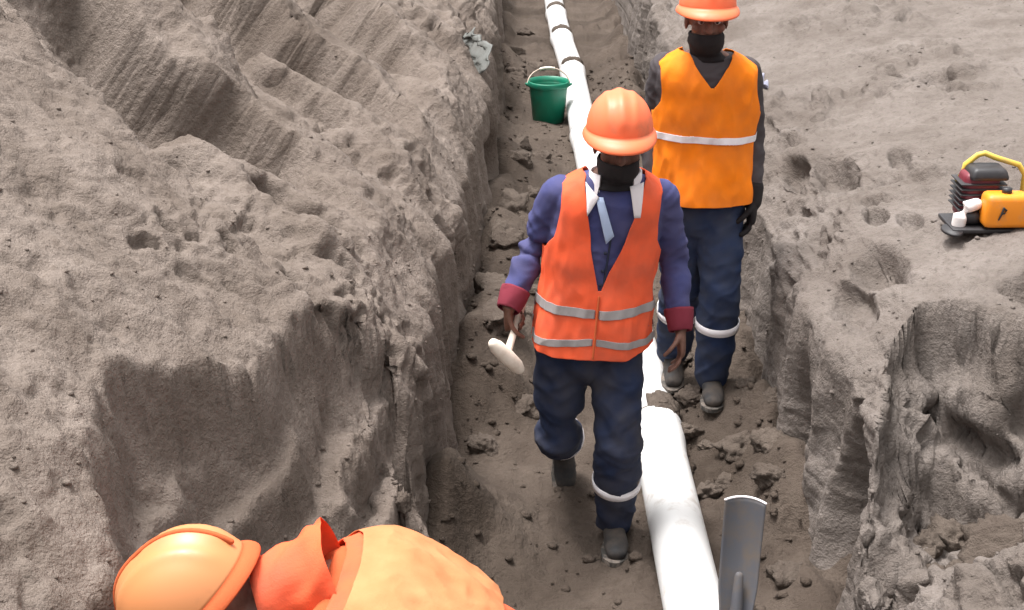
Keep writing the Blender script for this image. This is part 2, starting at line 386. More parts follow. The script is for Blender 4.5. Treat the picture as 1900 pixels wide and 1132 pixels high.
for a in ((1.47, 6.15, .10, .28, .13), (1.34, 6.35, .06, .2, .10), (1.40, 5.0, .10, .22, .12), (1.28, 4.85, .07, .2, .10), (1.60, 5.35, .05, .1, .07), (1.95, 4.55, .35, .14, .14), (1.75, 6.1, .05, .12, .06), (1.5, 5.45, .05, .09, .07), (2.2, 7.2, .1, .15, .06)): disp -= pit(*a)
XX = XX - NX * disp; ZZ = ZZ + NZ * disp
RRIM = [(1.02, 3.90), (1.12, 3.98), (1.28, 4.42), (1.44, 4.62), (1.58, 4.46), (1.75, 4.30), (2.1, 4.15), (2.9, 4.0)]
RPOLY = RRIM + [(2.9, 1.2), (.6, 1.2), (.6, 4.1)]
def rhollow(X, Y, Z):
    d, f = poly_dist(X, Y, RRIM); n = fbm(np.stack([X * 2.5 + 7, Y * 2.5, Z * 2.5], -1).reshape(-1, 3), 3).reshape(X.shape)
    ins = inside(X, Y, RPOLY); d = np.where(ins, np.abs(d), -np.abs(d)) + .05 * n
    zr = np.interp(f, np.linspace(0, 1, len(RRIM)), [.7, .92, 1.08, 1.08, 1.06, 1.06, 1.1, 1.15])
    z0 = zr - 1.7 * np.clip(d - .02, 0, None) - .24 * sst(0, .05, d) * (1 - .5 * sst(.5, 1, f))
    q = (X * .62 + z0 * .78) + .06 * n; k = q / .25; saw = k - np.floor(k); st = .24 * (.5 - saw) * sst(0, .35, saw)
    P = np.stack([X, Y, z0], -1).reshape(-1, 3); cr = np.clip(1 - worley(P * 7 + 3) * 1.25, 0, 1).reshape(X.shape); cr2 = np.clip(1 - worley(P * 17 + 3) * 1.25, 0, 1).reshape(X.shape)
    lump_ = sst(.10, .30, d) * sst(-.3, .3, n + .15)
    zh = z0 + st * sst(.03, .12, d) + (.12 * cr + .03 * cr2) * lump_
    zh = np.maximum(zh, .26 + .14 * n + .22 * sst(1.3, 2.2, X) + .10 * cr)
    zh = np.maximum(zh, .62 * np.exp(-((X - 1.50) / .42) ** 2 - ((Y - 3.30) / .38) ** 2) + .18 + .05 * n + .04 * cr)     # slumped sandy mound
    w = sst(-.005, .02, d)
    return Z * (1 - w) + np.minimum(Z, zh + .02 * n) * w
Zb = ZZ; ZZ = relax(ZZ, rhollow(XX, YY, ZZ)); inh = sst(.02, .10, Zb - ZZ)
XX, YY, ZZ = crumble(XX, YY, ZZ, 50., (1 - .62 * wall_w) * (1 - .35 * sst(2.0, 3.5, XX)) * (1 + .5 * inh), -.02 - .35 * inh, .8)
me = grid_mesh(np.stack([XX, YY, ZZ], -1).reshape(-1, 3)[:, :], len(Ys), len(dx)); me.flip_normals()
right_bank = tag(link('right_bank', me, 'plain'), kind='structure')
RB = (XX.copy(), YY.copy(), ZZ.copy())

# trench floor
def floor_z(X, Y):
    sh = X.shape; P = np.stack([X, Y, X * 0], -1).reshape(-1, 3)
    z = .035 * fbm(P * 1.7 + 21, 2) + .030 * billow(P * 4.3, 2) * .5 + .012 * billow(P * 13, 2) * .6
    c = np.clip(1 - worley(P * np.array([6, 6, 1]) + .3 * fbm(P * 4, 2)[:, None]) * 1.3, 0, 1) ** .7; c2 = np.clip(1 - worley(P * np.array([15, 15, 1])) * 1.3, 0, 1) ** .7
    zn = sst(-.25, .3, fbm(P * 1.1 + 33, 2)); z = z + zn * (.075 * c * sst(-.2, .4, fbm(P * 2.3 + 2, 2)) + .022 * c2)
    z = z.reshape(sh)
    g = lambda cx, cy, rx, ry, h: h * np.exp(-(((X - cx) / rx) ** 2 + ((Y - cy) / ry) ** 2))
    z += g(.95, 5.72, .26, .65, .17) + g(1.1, 4.75, .22, .5, .12)               # spoil beside the pipe on the right
    z += g(-.10, 6.3, .22, .55, .30) + g(-.02, 7.6, .25, .6, .26) + g(.02, 9.2, .25, .7, .22) + g(-.2, 4.7, .25, .3, .12)
    z += g(.8, 8.0, .25, .9, .16) + g(.05, 12.2, .22, .8, .18) + g(.9, 11, .18, 1.5, .3)
    z += g(.30, 10.8, .35, .6, .05)
    tn = (.55 + 1.1 * fbm(P * np.array([2.2, 1.6, 1]) + 12, 3)).reshape(sh).clip(0, 2)                 # loose soil fallen against both walls
    z += tn * (.15 * np.exp(-((X - xL(Y)).clip(0) / .13) ** 2) + .17 * np.exp(-((xR(Y) - X).clip(0) / .14) ** 2)) * sst(3.4, 4.2, Y)
    return z
Ys = ysamples(1.2, 20, .0062, 70, 40); Xs = np.linspace(-1.5, 2.3, 330)
YY, XX = np.meshgrid(Ys, Xs, indexing='ij'); ZZ = floor_z(XX, YY)
me = grid_mesh(np.stack([XX, YY, ZZ], -1).reshape(-1, 3), len(Ys), len(Xs)); me.flip_normals()
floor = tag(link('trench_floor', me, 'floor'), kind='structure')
def fz(x, y): return float(floor_z(np.array([[x]]), np.array([[y]]))[0, 0])
def near_z(B, x, y):
    X, Y, Z = B; i = np.argmin(np.abs(Y[:, 0] - y)); j = np.argmin((X[i] - x) ** 2 + 0 * Z[i]); return float(Z[i, j])
for o in (left_bank, right_bank, floor):                  # make every sheet face upwards
    me = o.data; n = np.empty(len(me.polygons) * 3); me.polygons.foreach_get('normal', n)
    if n.reshape(-1, 3)[:, 2].mean() < 0: me.flip_normals()

# clods: a few shared lump shapes, each clod a part of the ground it lies on
def lump(seed, sub=4, rough=.5):
    bm = bmesh.new(); bmesh.ops.create_icosphere(bm, subdivisions=sub, radius=1)
    me = fin(bm); co = getco(me); r = 1 + rough * fbm(co * 1.1 + seed * 7.7, 3) + .12 * fbm(co * 4 + seed, 2)
    co = co * r[:, None]
    for _ in range(3):                                    # a few broken flat faces
        n = rng.normal(size=3); n /= np.linalg.norm(n); h = .72; d = co @ n; co = co - np.clip(d - h, 0, None)[:, None] * n * .9
    co = co * (1 + .16 * np.clip(1 - worley(co * 2.6 + seed) * 1.3, 0, 1) + .10 * fbm(co * 5 + seed, 3))[:, None]
    me.vertices.foreach_set('co', co.ravel()); me.update(); me.materials.append(M['clod'])
    me.polygons.foreach_set('use_smooth', [True] * len(me.polygons)); return me
LUMPS = [lump(k) for k in range(6)]
def clod(parent, x, y, z, s, sq=(1, 1, .75)):
    o = bpy.data.objects.new('clod', LUMPS[rng.integers(6)]); COL.objects.link(o)
    o.location = (x, y, z); o.scale = (s * sq[0], s * sq[1], s * sq[2]); o.rotation_euler = (rng.uniform(-.4, .4), rng.uniform(-.4, .4), rng.uniform(0, 6.28))
    o.parent = parent; return o
for (x, y, s) in [(.93, 5.15, .10), (1.05, 5.0, .085), (.86, 4.95, .06), (1.0, 4.75, .075), (.90, 4.62, .05), (1.10, 5.32, .07), (1.02, 5.5, .06), (.82, 5.25, .045),
                  (.98, 5.98, .07), (1.08, 6.2, .08), (.05, 5.7, .09), (-.12, 5.35, .08), (.02, 5.15, .06), (-.05, 6.15, .13), (.08, 6.5, .10), (-.08, 6.8, .12), (.12, 7.0, .07),
                  (-.05, 7.4, .12), (.10, 7.8, .10), (.0, 8.3, .14), (.15, 8.7, .09), (.05, 9.1, .12), (.20, 9.5, .08), (.05, 9.9, .10), (-.02, 4.55, .11), (.10, 4.42, .07), (-.15, 4.75, .08), (.22, 4.3, .06),
                  (.05, 12.0, .12), (.20, 12.7, .10), (.0, 13.5, .15), (.15, 14.6, .12), (.82, 6.8, .07), (.9, 7.4, .09), (.80, 4.35, .07), (1.0, 4.3, .08)]:
    if x < .35 and y < 5.3: continue
    clod(floor, x, y, fz(x, y) - s * .12, s * .8)
for (x, y, s) in [(1.50, 4.12, .09), (1.38, 4.05, .07), (1.62, 3.98, .12), (1.48, 3.85, .10), (1.75, 3.85, .13), (1.60, 3.72, .08), (1.86, 3.7, .10), (1.35, 3.85, .06)]:
    clod(right_bank, x, y, near_z(RB, x, y) - s * .15, s * .85, (1.1, 1, .9))
for (x, y, s) in [(-.62, 3.35, .07), (-.50, 3.55, .09), (-.40, 3.72, .07), (-.72, 3.2, .06), (-.45, 3.35, .06), (-.30, 3.6, .08), (-.25, 4.0, .07), (-.38, 4.1, .06)]:
    clod(left_bank, x, y, near_z(LB, x, y) - s * .1, s * .6)
# crumbs: loose grains nobody could count
def crumbs(name, n, sampler, smin, smax, mat):
    base = LUMPS_C; vs, fs = [], []; nv = 0
    for k in range(n):
        x, y, z = sampler(); s = smin * (smax / smin) ** (rng.random() ** 2.2)
        b, f = base[k % len(base)]; a = rng.uniform(0, 6.28); c, sn = math.cos(a), math.sin(a)
        q = b * s; q = np.stack([q[:, 0] * c - q[:, 1] * sn, q[:, 0] * sn + q[:, 1] * c, q[:, 2] * .6], -1) + (x, y, z + s * .05)
        vs.append(q); fs.append(f + nv); nv += len(q)
    v = np.concatenate(vs); f = np.concatenate(fs)
    me = bpy.data.meshes.new(name); me.from_pydata(v.tolist(), [], f.tolist()); me.update()
    return tag(link(name, me, mat, None, True), kind='stuff')
LUMPS_C = []
for k in range(5):
    bm = bmesh.new(); bmesh.ops.create_icosphere(bm, subdivisions=1, radius=1); me = fin(bm); co = getco(me)
    co = co * (1 + .55 * perlin(co * 1.2 + k * 5.5))[:, None]
    LUMPS_C.append((co, np.array([p.vertices[:] for p in me.polygons])))
def smp_bank(B, zmin, zmax, ymax):
    X, Y, Z = B; rows = np.where(Y[:, 0] < ymax)[0]
    def f():
        while True:
            i = rng.choice(rows); j = rng.integers(20, X.shape[1] - 30)
            if zmin < Z[i, j] < zmax and abs(X[i, j]) < 4: return X[i, j], Y[i, j], Z[i, j]
    return f
crumbs('loose_soil_crumbs', 2200, smp_bank(LB, .15, 3, 9), .003, .013, 'bank')
crumbs('loose_soil_crumbs', 1800, smp_bank(RB, .3, 2, 9), .003, .013, 'plain')
def smp_floor():
    y = rng.uniform(3.6, 13); x = rng.uniform(float(xL(y)) + .02, float(xR(y)) - .02); return x, y, fz_fast(x, y)
_FY = Ys; _FX = Xs; _FZ = ZZ
def fz_fast(x, y): return float(_FZ[np.searchsorted(_FY, y), np.searchsorted(_FX, x)])
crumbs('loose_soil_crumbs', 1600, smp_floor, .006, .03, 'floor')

# ------------------------------------------------------------------ the pipe
PIPE_PTS = [(.625, 2.6), (.625, 5.45), (.575, 8.2), (.545, 10.2), (.54, 12.4), (.495, 14.0), (.48, 15.4), (.46, 20.5)]
pipe = empty('sewer_pipe', (.64, 2.6, 0)); tag(pipe, 'long white plastic pipe laid in lengths along the trench floor', 'pipe')
PR = .105
def pipe_z(y): return PR - .005 + .02 * math.sin(y * .7)
for (x0, y0), (x1, y1) in zip(PIPE_PTS, PIPE_PTS[1:]):
    b = V(x0, y0, pipe_z(y0)); a = V(x1, y1, pipe_z(y1)); d = (b - a).normalized(); bm = bmesh.new(); n = 40
    X_, Y_, _ = frame(d)
    def rg(c, r): return [c + X_ * (math.cos(2 * math.pi * i / n) * r) + Y_ * (math.sin(2 * math.pi * i / n) * r) for i in range(n)]
    bell = .15; e = PR + .009
    rings = [rg(a, PR - .008), rg(a, e), rg(a + d * .02, e + .003), rg(a + d * .035, e), rg(a + d * bell, e), rg(a + d * (bell + .13), PR)]
    L_ = (b - a).length
    for t in np.linspace(bell + .2, L_ + .05, 6): rings.append(rg(a + d * t, PR))
    rings_mesh(bm, rings); me = fin(bm); seg = link('pipe_length', me, 'pvc', pipe)
    seg.data.polygons.foreach_set('use_smooth', [len(p.vertices) == 4 for p in seg.data.polygons])
    bm = bmesh.new(); rings_mesh(bm, [rg(a - d * .012, PR + .002), rg(a - d * .012, PR + .009), rg(a + d * .004, PR + .009), rg(a + d * .004, PR + .002)])
    link('rubber_seal', fin(bm), 'rubber', seg)
# mud slopped over the pipe joints
def mud_saddle(y, w, amp, seed, cover=(.15, .85)):
    x = np.interp(y, [p[1] for p in PIPE_PTS], [p[0] for p in PIPE_PTS]); nu, nv = 36, 26; P = []
    for i in range(nu):
        for j in range(nv):
            th = math.pi * (cover[0] + (cover[1] - cover[0]) * j / (nv - 1)) ; u = (i / (nu - 1) - .5) * 2
            edge = (1 - u * u) * (1 - (2 * j / (nv - 1) - 1) ** 4)
            P.append((th, u, edge))
    P = np.array(P); nn = fbm(np.stack([P[:, 0] * 3, P[:, 1] * 2.5, P[:, 0] * 0 + seed], -1), 3)
    r = PR + .012 - .02 + (.03 + amp * (1 + nn)) * np.sqrt(np.clip(P[:, 2], 0, 1)) * sst(-.35, .2, nn + P[:, 2] * .6)
    co = np.stack([x + r * np.cos(P[:, 0]), y + P[:, 1] * w + .03 * nn, pipe_z(y) + r * np.sin(P[:, 0])], -1)
    me = grid_mesh(co, nu, nv); o = link('mud_clump', me, 'clod', pipe); return o
mud_saddle(5.50, .09, .008, 3.3, (.12, .62)); mud_saddle(14.0, .09, .006, 5.1); mud_saddle(12.4, .08, .005, 8.7); mud_saddle(15.4, .09, .006, 2.2)
for (dx_, y, s) in [(.14, 4.35, .055), (.13, 4.9, .05), (.15, 5.6, .06), (-.15, 5.75, .05), (.12, 5.36, .045), (.15, 6.0, .05), (.16, 4.08, .06)]:
    x = .64 + dx_; clod(floor, x, y, fz(x, y) + s * .4, s)

# ------------------------------------------------------------------ people
def cat(ctrl, t):
    c = np.array(ctrl, float); return [np.interp(t, c[:, 0], c[:, k]) for k in range(1, c.shape[1])]
def smooth_ctrl(ctrl, n=60):
    """resample a control table on a fine grid with rounded corners"""
    c = np.array(ctrl, float); t = np.linspace(c[0, 0], c[-1, 0], n); o = np.stack([t] + [np.interp(t, c[:, 0], c[:, k]) for k in range(1, c.shape[1])], -1)
    for _ in range(6): o[1:-1, 1:] = .25 * o[:-2, 1:] + .5 * o[1:-1, 1:] + .25 * o[2:, 1:]
    return o
class Torso:
    """spine polyline + ring sizes; surface(theta, t, inflate). theta 0 = the wearer's left, 90 deg = front"""
    def __init__(s, spine, sizes, L, U):
        s.spine = smooth_ctrl(spine); s.sz = smooth_ctrl(sizes)
        s.L = Vector(L).normalized(); s.U = Vector(U).normalized(); s.F = s.L.cross(s.U).normalized()
    def center(s, t): return np.stack([np.interp(t, s.spine[:, 0], s.spine[:, k]) for k in (1, 2, 3)], -1)
    def ab(s, t): return np.interp(t, s.sz[:, 0], s.sz[:, 1]), np.interp(t, s.sz[:, 0], s.sz[:, 2])
    def local(s, th, t, inf):
        a, b = s.ab(t); c, n = np.cos(th), np.sin(th); e = .82
        return (a + inf) * np.sign(c) * np.abs(c) ** e, (b + inf) * np.sign(n) * np.abs(n) ** e
    def surf(s, th, t, inf=0.):
        lx, fy = s.local(th, t, inf)
        return s.center(t) + lx[..., None] * np.array(s.L) + fy[..., None] * np.array(s.F)
    def rings(s, bm, t0, t1, inf, n=28, m=26):
        th = np.linspace(0, 2 * math.pi, n, endpoint=False); rr = []
        for t in np.linspace(t0, t1, m): rr.append([Vector(p) for p in s.surf(th, np.full(n, t), inf)])
        rings_mesh(bm, rr)
def clip_sheet(T, t0, t1, inf, keep, th0=-math.pi / 2, th1=1.5 * math.pi, nt=150, nth=260, wr=None):
    """part of the torso surface where keep(lx, fy, t, th) > 0, edges cut exactly"""
    t = np.linspace(t0, t1, nt); th = np.linspace(th0, th1, nth); TT, TH = np.meshgrid(t, th, indexing='ij')
    lx, fy = T.local(TH, TT, 0.); f = keep(lx, fy, TT, TH).ravel(); P = T.surf(TH, TT, inf).reshape(-1, 3)
    if wr is not None: 
        c = T.center(TT).reshape(-1, 3); n = P - c; n /= np.linalg.norm(n, axis=1)[:, None]; P = P + n * wr(P, TT.ravel(), TH.ravel())[:, None]
    idx = np.arange(nt * nth).reshape(nt, nth); a, b, c, d = idx[:-1, :-1].ravel(), idx[:-1, 1:].ravel(), idx[1:, 1:].ravel(), idx[1:, :-1].ravel()
    tris = np.concatenate([np.stack([a, b, c], -1), np.stack([a, c, d], -1)]); vs = P.tolist(); ec = {}; out = []
    def cut(i, j):
        k = (min(i, j), max(i, j))
        if k not in ec:
            w = f[i] / (f[i] - f[j]); ec[k] = len(vs); vs.append((P[i] * (1 - w) + P[j] * w).tolist())
        return ec[k]
    pos = f > 0; cnt = pos[tris].sum(1); out = tris[cnt == 3].tolist()
    for tr in tris[(cnt > 0) & (cnt < 3)]:
        poly = []
        for q in range(3):
            i, j = tr[q], tr[(q + 1) % 3]
            if pos[i]: poly.append(int(i))
            if pos[i] != pos[j]: poly.append(cut(i, j))
        out.append(poly)
    used = sorted({i for p in out for i in p}); mp = {v: k for k, v in enumerate(used)}
    me = bpy.data.meshes.new('s'); me.from_pydata([vs[i] for i in used], [], [[mp[i] for i in p] for p in out]); me.update()
    bm = bmesh.new(); bm.from_mesh(me); bpy.data.meshes.remove(me); bmesh.ops.remove_doubles(bm, verts=bm.verts, dist=.0004)
    return fin(bm)

def hand_prims(bm, wrist, d, palm, thumb, curl=(.35, .45, .3), inf=0., s=1., spread=.1, tcurl=.5):
    """palm plus four unequal jointed fingers and a thumb from the palm's side. d: wrist->knuckles, palm: palm normal, thumb: thumb side"""
    wrist = Vector(wrist); d = Vector(d).normalized(); thumb = Vector(thumb); thumb = (thumb - d * thumb.dot(d)).normalized(); pn = Vector(palm); pn = (pn - d * pn.dot(d) - thumb * pn.dot(thumb)).normalized()
    kn = wrist + d * .088 * s
    rr = []
    for u, w, h in ((-.02, .026, .020), (.0, .028, .019), (.03, .038, .017), (.06, .043, .016), (.088, .042, .013), (.098, .036, .008)):
        c = wrist + d * (u * s); rr.append([c + thumb * (math.cos(q) * (w * s + inf)) + pn * (math.sin(q) * (h * s + inf)) for q in np.linspace(0, 2 * math.pi, 16, endpoint=False)])
    rings_mesh(bm, rr)
    for off, ln, r in ((.031, .078, .0088), (.0105, .086, .0092), (-.0105, .080, .0088), (-.030, .062, .0078)):
        p = kn + thumb * off * s - d * .012 * s; dr = (d + thumb * (off * spread * 20)).normalized(); pts = [p]; rad = [r * s + inf]; a = 0
        for seg, cu in zip((.46, .30, .24), curl):
            a += cu; q = dr * math.cos(a) + pn * math.sin(a); p = p + q * (ln * seg * s); pts.append(p); rad.append((r * (1 - .1 * len(pts) / 2)) * s + inf)
        tube(bm, pts, rad, 10)
    p = wrist + d * .022 * s + thumb * .026 * s + pn * .006 * s; q = (d * .62 + thumb * .62 + pn * .45).normalized(); pts = [p]; rad = [.0125 * s + inf]
    for seg in (.036, .030, .026):
        p = p + q * seg * s; pts.append(p); rad.append(.0105 * s + inf - .0008 * len(pts)); q = (q + pn * tcurl * .5 - thumb * tcurl * .75 + d * .12).normalized()
    tube(bm, pts, rad, 10)

def head_prims(bm, c, L, F, U, s=1.):
    c = Vector(c); P = lambda l, f, u: c + L * (l * s) + F * (f * s) + U * (u * s); E = lambda p, a, b, d: ellipsoid(bm, p, (L * (a * s), F * (b * s), U * (d * s)))
    E(P(0, -.012, .035), .076, .094, .092); E(P(0, .020, -.030), .062, .070, .085); E(P(0, .045, -.082), .040, .040, .030)
    E(P(0, .078, .026), .056, .018, .016)                                                   # brow
    tube(bm, [P(0, .084, .018), P(0, .100, -.010), P(0, .104, -.026)], [.010 * s, .013 * s, .016 * s], 10); E(P(.014, .092, -.028), .009, .010, .009); E(P(-.014, .092, -.028), .009, .010, .009)
    E(P(0, .084, -.054), .026, .012, .008); E(P(0, .082, -.066), .023, .012, .009)          # lips
    for k in (-1, 1):
        E(P(.045 * k, .062, -.020), .022, .020, .020); E(P(.079 * k, -.010, -.005), .009, .020, .032)   # cheek, ear
def helmet(parent, c, L, F, U, mat, ridge_mat=None, s=1., brim_mat=None):
    """hard hat: ribbed dome, rolled rim, peak over the brow"""
    c = Vector(c); n = 72; rr = []
    def pt(a, b, u): return c + L * (a * s) + F * (b * s) + U * (u * s)
    A, B, Hh = .112, .135, .124
    for k in range(0, 20):
        ph = k / 20 * math.pi / 2; ring = []
        for i in range(n):
            th = 2 * math.pi * i / n; x, y = math.cos(th), math.sin(th); r = math.cos(ph) ** .80; u = Hh * math.sin(ph) ** 1.05
            lx, fy = A * r * x, B * r * y
            rib = .007 * math.exp(-(lx / .016) ** 2) + .004 * math.exp(-((abs(lx) - .045) / .010) ** 2)
            rib *= sst(.15, .5, math.sin(ph)) ; lift = 1 + rib / .13
            ring.append(pt(lx * lift, fy * lift, u * lift))
        rr.append(ring)
    bm = bmesh.new(); vs = rings_mesh(bm, rr, False); top = bm.verts.new(pt(0, 0, Hh * 1.05))
    for i in range(n): bm.faces.new((vs[-1][i], vs[-1][(i + 1) % n], top))
    me = solidify(fin(bm), .004, -1); h = link('helmet', me, mat, parent)
    rr = []
    for e, dz in ((-.003, .004), (0, .001), (.35, -.003), (.7, -.009), (.95, -.017), (1.0, -.022), (.97, -.024), (.6, -.013), (.2, -.008), (-.003, -.004)):
        ring = []
        for i in range(n):
            th = 2 * math.pi * i / n; x, y = math.cos(th), math.sin(th); w = .013 + .038 * max(0, y) ** 2.2 + .004 * max(0, -y) ** 2
            q = w * e; droop = dz * (1 + .6 * max(0, y) ** 2)
            ring.append(pt((A + q) * x, (B + q) * y, droop))
        rr.append(ring)
    bm = bmesh.new(); rings_mesh(bm, rr, False); link('brim', fin(bm), brim_mat or mat, h)
    if ridge_mat:
        bm = bmesh.new(); pts = [pt(.0, B * math.cos(a) ** .8 * 1.04 if math.cos(a) > 0 else -B * abs(math.cos(a)) ** .8 * 1.04, Hh * math.sin(a) ** 1.05 * 1.045) for a in np.linspace(.25, math.pi - .25, 24)]
        tube(bm, pts, [.0062] * 24, 8, up=L); link('ridge', fin(bm), ridge_mat, h)
    bm = bmesh.new(); rr = []
    for u, e in ((-.012, -.016), (.03, -.018), (.03, -.022), (-.012, -.020)): rr.append([pt((A + e) * math.cos(q), (B + e) * math.sin(q), u) for q in np.linspace(0, 2 * math.pi, 40, endpoint=False)])
    rings_mesh(bm, rr + rr[:1], False); link('headband', fin(bm), 'blackp', h)
    return h
def boot(parent, ankle, toe_dir, ground, pitch=0., s=1.):
    """work boot: shaft, heel, rounded toe and a separate sole"""
    f = Vector(toe_dir).normalized(); u = V(0, 0, 1); q = Matrix.Rotation(pitch, 3, f.cross(u)); f, u = q @ f, q @ u; l = u.cross(f)
    a = Vector(ankle); bm = bmesh.new(); b = a - u * .085
    P = lambda ff, ll, uu: b + f * ff * s + l * ll * s + u * uu * s
    tube(bm, [a + u * .12, a + u * .04, a - u * .03], [.056 * s, .052 * s, .050 * s], 16)
    tube(bm, [P(-.055, 0, .035), P(0, 0, .045), P(.06, 0, .045), P(.125, .004, .034), P(.175, .006, .030)], [(.036 * s, .034 * s), (.040 * s, .044 * s), (.044 * s, .042 * s), (.048 * s, .032 * s), (.042 * s, .026 * s)], 16, up=u)
    me = remesh(bm, .007, 4); displace(me, lambda c: .003 * fbm(c * 18, 3)); o = link('boot', me, 'boot', parent)
    bm = bmesh.new(); pr = [(-.092, .0), (-.085, .028), (-.05, .038), (.0, .036), (.07, .043), (.13, .052), (.185, .046), (.215, .02), (.22, 0)]
    out = pr + [(x, -y) for x, y in pr[-2:0:-1]]
    rings_mesh(bm, [[P(x, y, z) for x, y in out] for z in (-.004, .014)]); link('sole', fin(bm), 'rubber', o, False)
    return o
ROT = np.array(Matrix.Rotation(.5, 3, 'Y') @ Matrix.Rotation(.35, 3, 'X'))
def wrinkle(amp, fx=1., seed=0.):
    def fn(c):
        w = c + .03 * np.stack([perlin(c * 7 + seed), perlin(c * 7 + seed + 5), perlin(c * 7 + seed + 9)], -1)
        f1 = 1 - np.abs(perlin((w @ ROT) * np.array([6, 6, 17]) * fx + seed)) * 2.4; f2 = 1 - np.abs(perlin((w @ ROT.T) * np.array([8, 8, 24]) * fx + seed + 3)) * 2.4
        return amp * (.6 * fbm(c * 9 * fx + seed, 2) + .9 * f1 + .55 * f2)
    return fn
def limb_tube(bm, pts, rad, n=18): tube(bm, pts, rad, n)
def mids(a, b, c, ra, rb, rc, k=3):
    """joint chain with in-between points so limbs taper and bulge"""
    a, b, c = Vector(a), Vector(b), Vector(c); p, r = [], []
    for t in np.linspace(0, 1, k, endpoint=False): p.append(a.lerp(b, t)); r.append(ra + (rb - ra) * t)
    for t in np.linspace(0, 1, k + 1): p.append(b.lerp(c, t)); r.append((rb + (rc - rb) * t) * (1 + .10 * math.sin(math.pi * min(1, t * 1.3)) if t < .75 else 1))
    return p, r
def ring_band(parent, p, d, a, b, w, mat, name='reflective_band', up=None, thick=.004):
    """flat band round a limb"""
    x, y, d = frame(d, up); p = Vector(p); n = 36; bm = bmesh.new(); rr = []
    for u, e in ((-w / 2, 0), (-w / 2, thick), (w / 2, thick), (w / 2, 0)): rr.append([p + d * u + x * ((a + e) * math.cos(q)) + y * ((b + e) * math.sin(q)) for q in np.linspace(0, 2 * math.pi, n, endpoint=False)])
    rings_mesh(bm, rr + rr[:1], False); return link(name, fin(bm), mat, parent)

def person(label, root, J, T, head, mats, spec):
    """J joints; T torso; head=(center,L,F,U)"""
    o = empty('person', root); tag(o, label, 'person', 'workers in the trench')
    hc, HL, HF, HU = head; HL, HF, HU = [Vector(v).normalized() for v in (HL, HF, HU)]
    # body: one continuous skin surface
    bm = bmesh.new(); T.rings(bm, .02, .99, -.028)
    head_prims(bm, hc, HL, HF, HU, spec.get('hs', 1.))
    nb = Vector(T.center(np.array([.93]))[0]); tube(bm, [nb, nb.lerp(Vector(hc), .5), Vector(hc) - HU * .02 - HF * .015], [.062, .056, .054], 16)
    for sd in 'RL':
        p, r = mids(J['sh' + sd], J['el' + sd], J['wr' + sd], .046, .038, .026); tube(bm, p, r, 14)
        hd = spec['hand' + sd]; hand_prims(bm, Vector(J['wr' + sd]), *hd[:3], curl=hd[3], s=1.06)
        p, r = mids(J['hip' + sd], J['kn' + sd], J['an' + sd], .078, .054, .036); tube(bm, p, r, 14)
        tf = Vector(spec['toe' + sd]).normalized(); qm = Matrix.Rotation(spec.get('pitch' + sd, 0.), 3, tf.cross(up)); tf = qm @ tf; tu = qm @ up; a = Vector(J['an' + sd]); tube(bm, [a, a + tf * .03 - tu * .03, a + tf * .12 - tu * .05], [.034, .030, .020], 12)
    me = remesh(bm, .0052, 3); link('body', me, mats['skin'], o)
    for k in (-1, 1):
        bm = bmesh.new(); ellipsoid(bm, Vector(hc) + HL * .031 * k + HF * .073 + HU * .004, (HL * .014, HF * .012, HU * .010), 12, 8); e = link('eye', fin(bm), 'eye', o)
        bm = bmesh.new(); ellipsoid(bm, Vector(hc) + HL * .031 * k + HF * .0835 + HU * .003, (HL * .006, HF * .003, HU * .006), 10, 6); link('iris', fin(bm), 'blackp', e)
    # shirt
    bm = bmesh.new(); T.rings(bm, .06, .965, -.010)
    for sd in 'RL':
        w = Vector(J['wr' + sd]); e = Vector(J['el' + sd]); we = w + (e - w).normalized() * .045
        p, r = mids(J['sh' + sd], J['el' + sd], we, .064, .055, .038); tube(bm, p, r, 18)
    me = remesh(bm, .006, 4); displace(me, wrinkle(.0055, 1, spec['seed'])); shirt = link('shirt', me, mats['shirt'], o)
    if mats.get('cuff'):
        for sd in 'RL':
            w = Vector(J['wr' + sd]); e = Vector(J['el' + sd]); d = (e - w).normalized(); bm = bmesh.new()
            tube(bm, [w - d * .012, w + d * .0, w + d * .025, w + d * .05, w + d * .068], [.037, .041, .045, .049, .050], 24, ends=False, caps=False); bmesh.ops.subdivide_edges(bm, edges=bm.edges, cuts=1, use_grid_fill=True); me = solidify(fin(bm), .004); displace(me, lambda c: .003 * fbm(c * 22, 2)); link('cuff', me, mats['cuff'], shirt)
    # trousers
    bm = bmesh.new(); pel = (Vector(J['hipR']) + Vector(J['hipL'])) / 2; T.rings(bm, 0., .22, -.022, 28, 8)
    ellipsoid(bm, pel - Vector(T.U) * .01, (T.L * .165, T.F * .112, T.U * .13))
    for sd in 'RL':
        a = Vector(J['an' + sd]); kk = Vector(J['kn' + sd]); p, r = mids(J['hip' + sd], kk, a - (kk - a).normalized() * .01, .098, .081, .070); tube(bm, p, r, 20)
    me = remesh(bm, .008, 5); displace(me, wrinkle(.0085, .8, spec['seed'] + 2)); tr = link('trousers', me, mats['trousers'], o)
    for sd in 'RL':
        a = Vector(J['an' + sd]); kk = Vector(J['kn' + sd]); t = spec['band']
        ring_band(tr, kk.lerp(a, t), a - kk, (.081 - .011 * t) * (1 + .1 * math.sin(math.pi * min(1, 1.3 * t))) + .006, (.081 - .011 * t) * (1 + .1 * math.sin(math.pi * min(1, 1.3 * t))) + .006, .035, 'tape_white')
        boot(o, J['an' + sd], spec['toe' + sd], 0, spec.get('pitch' + sd, 0.))
    return o, HL, HF, HU

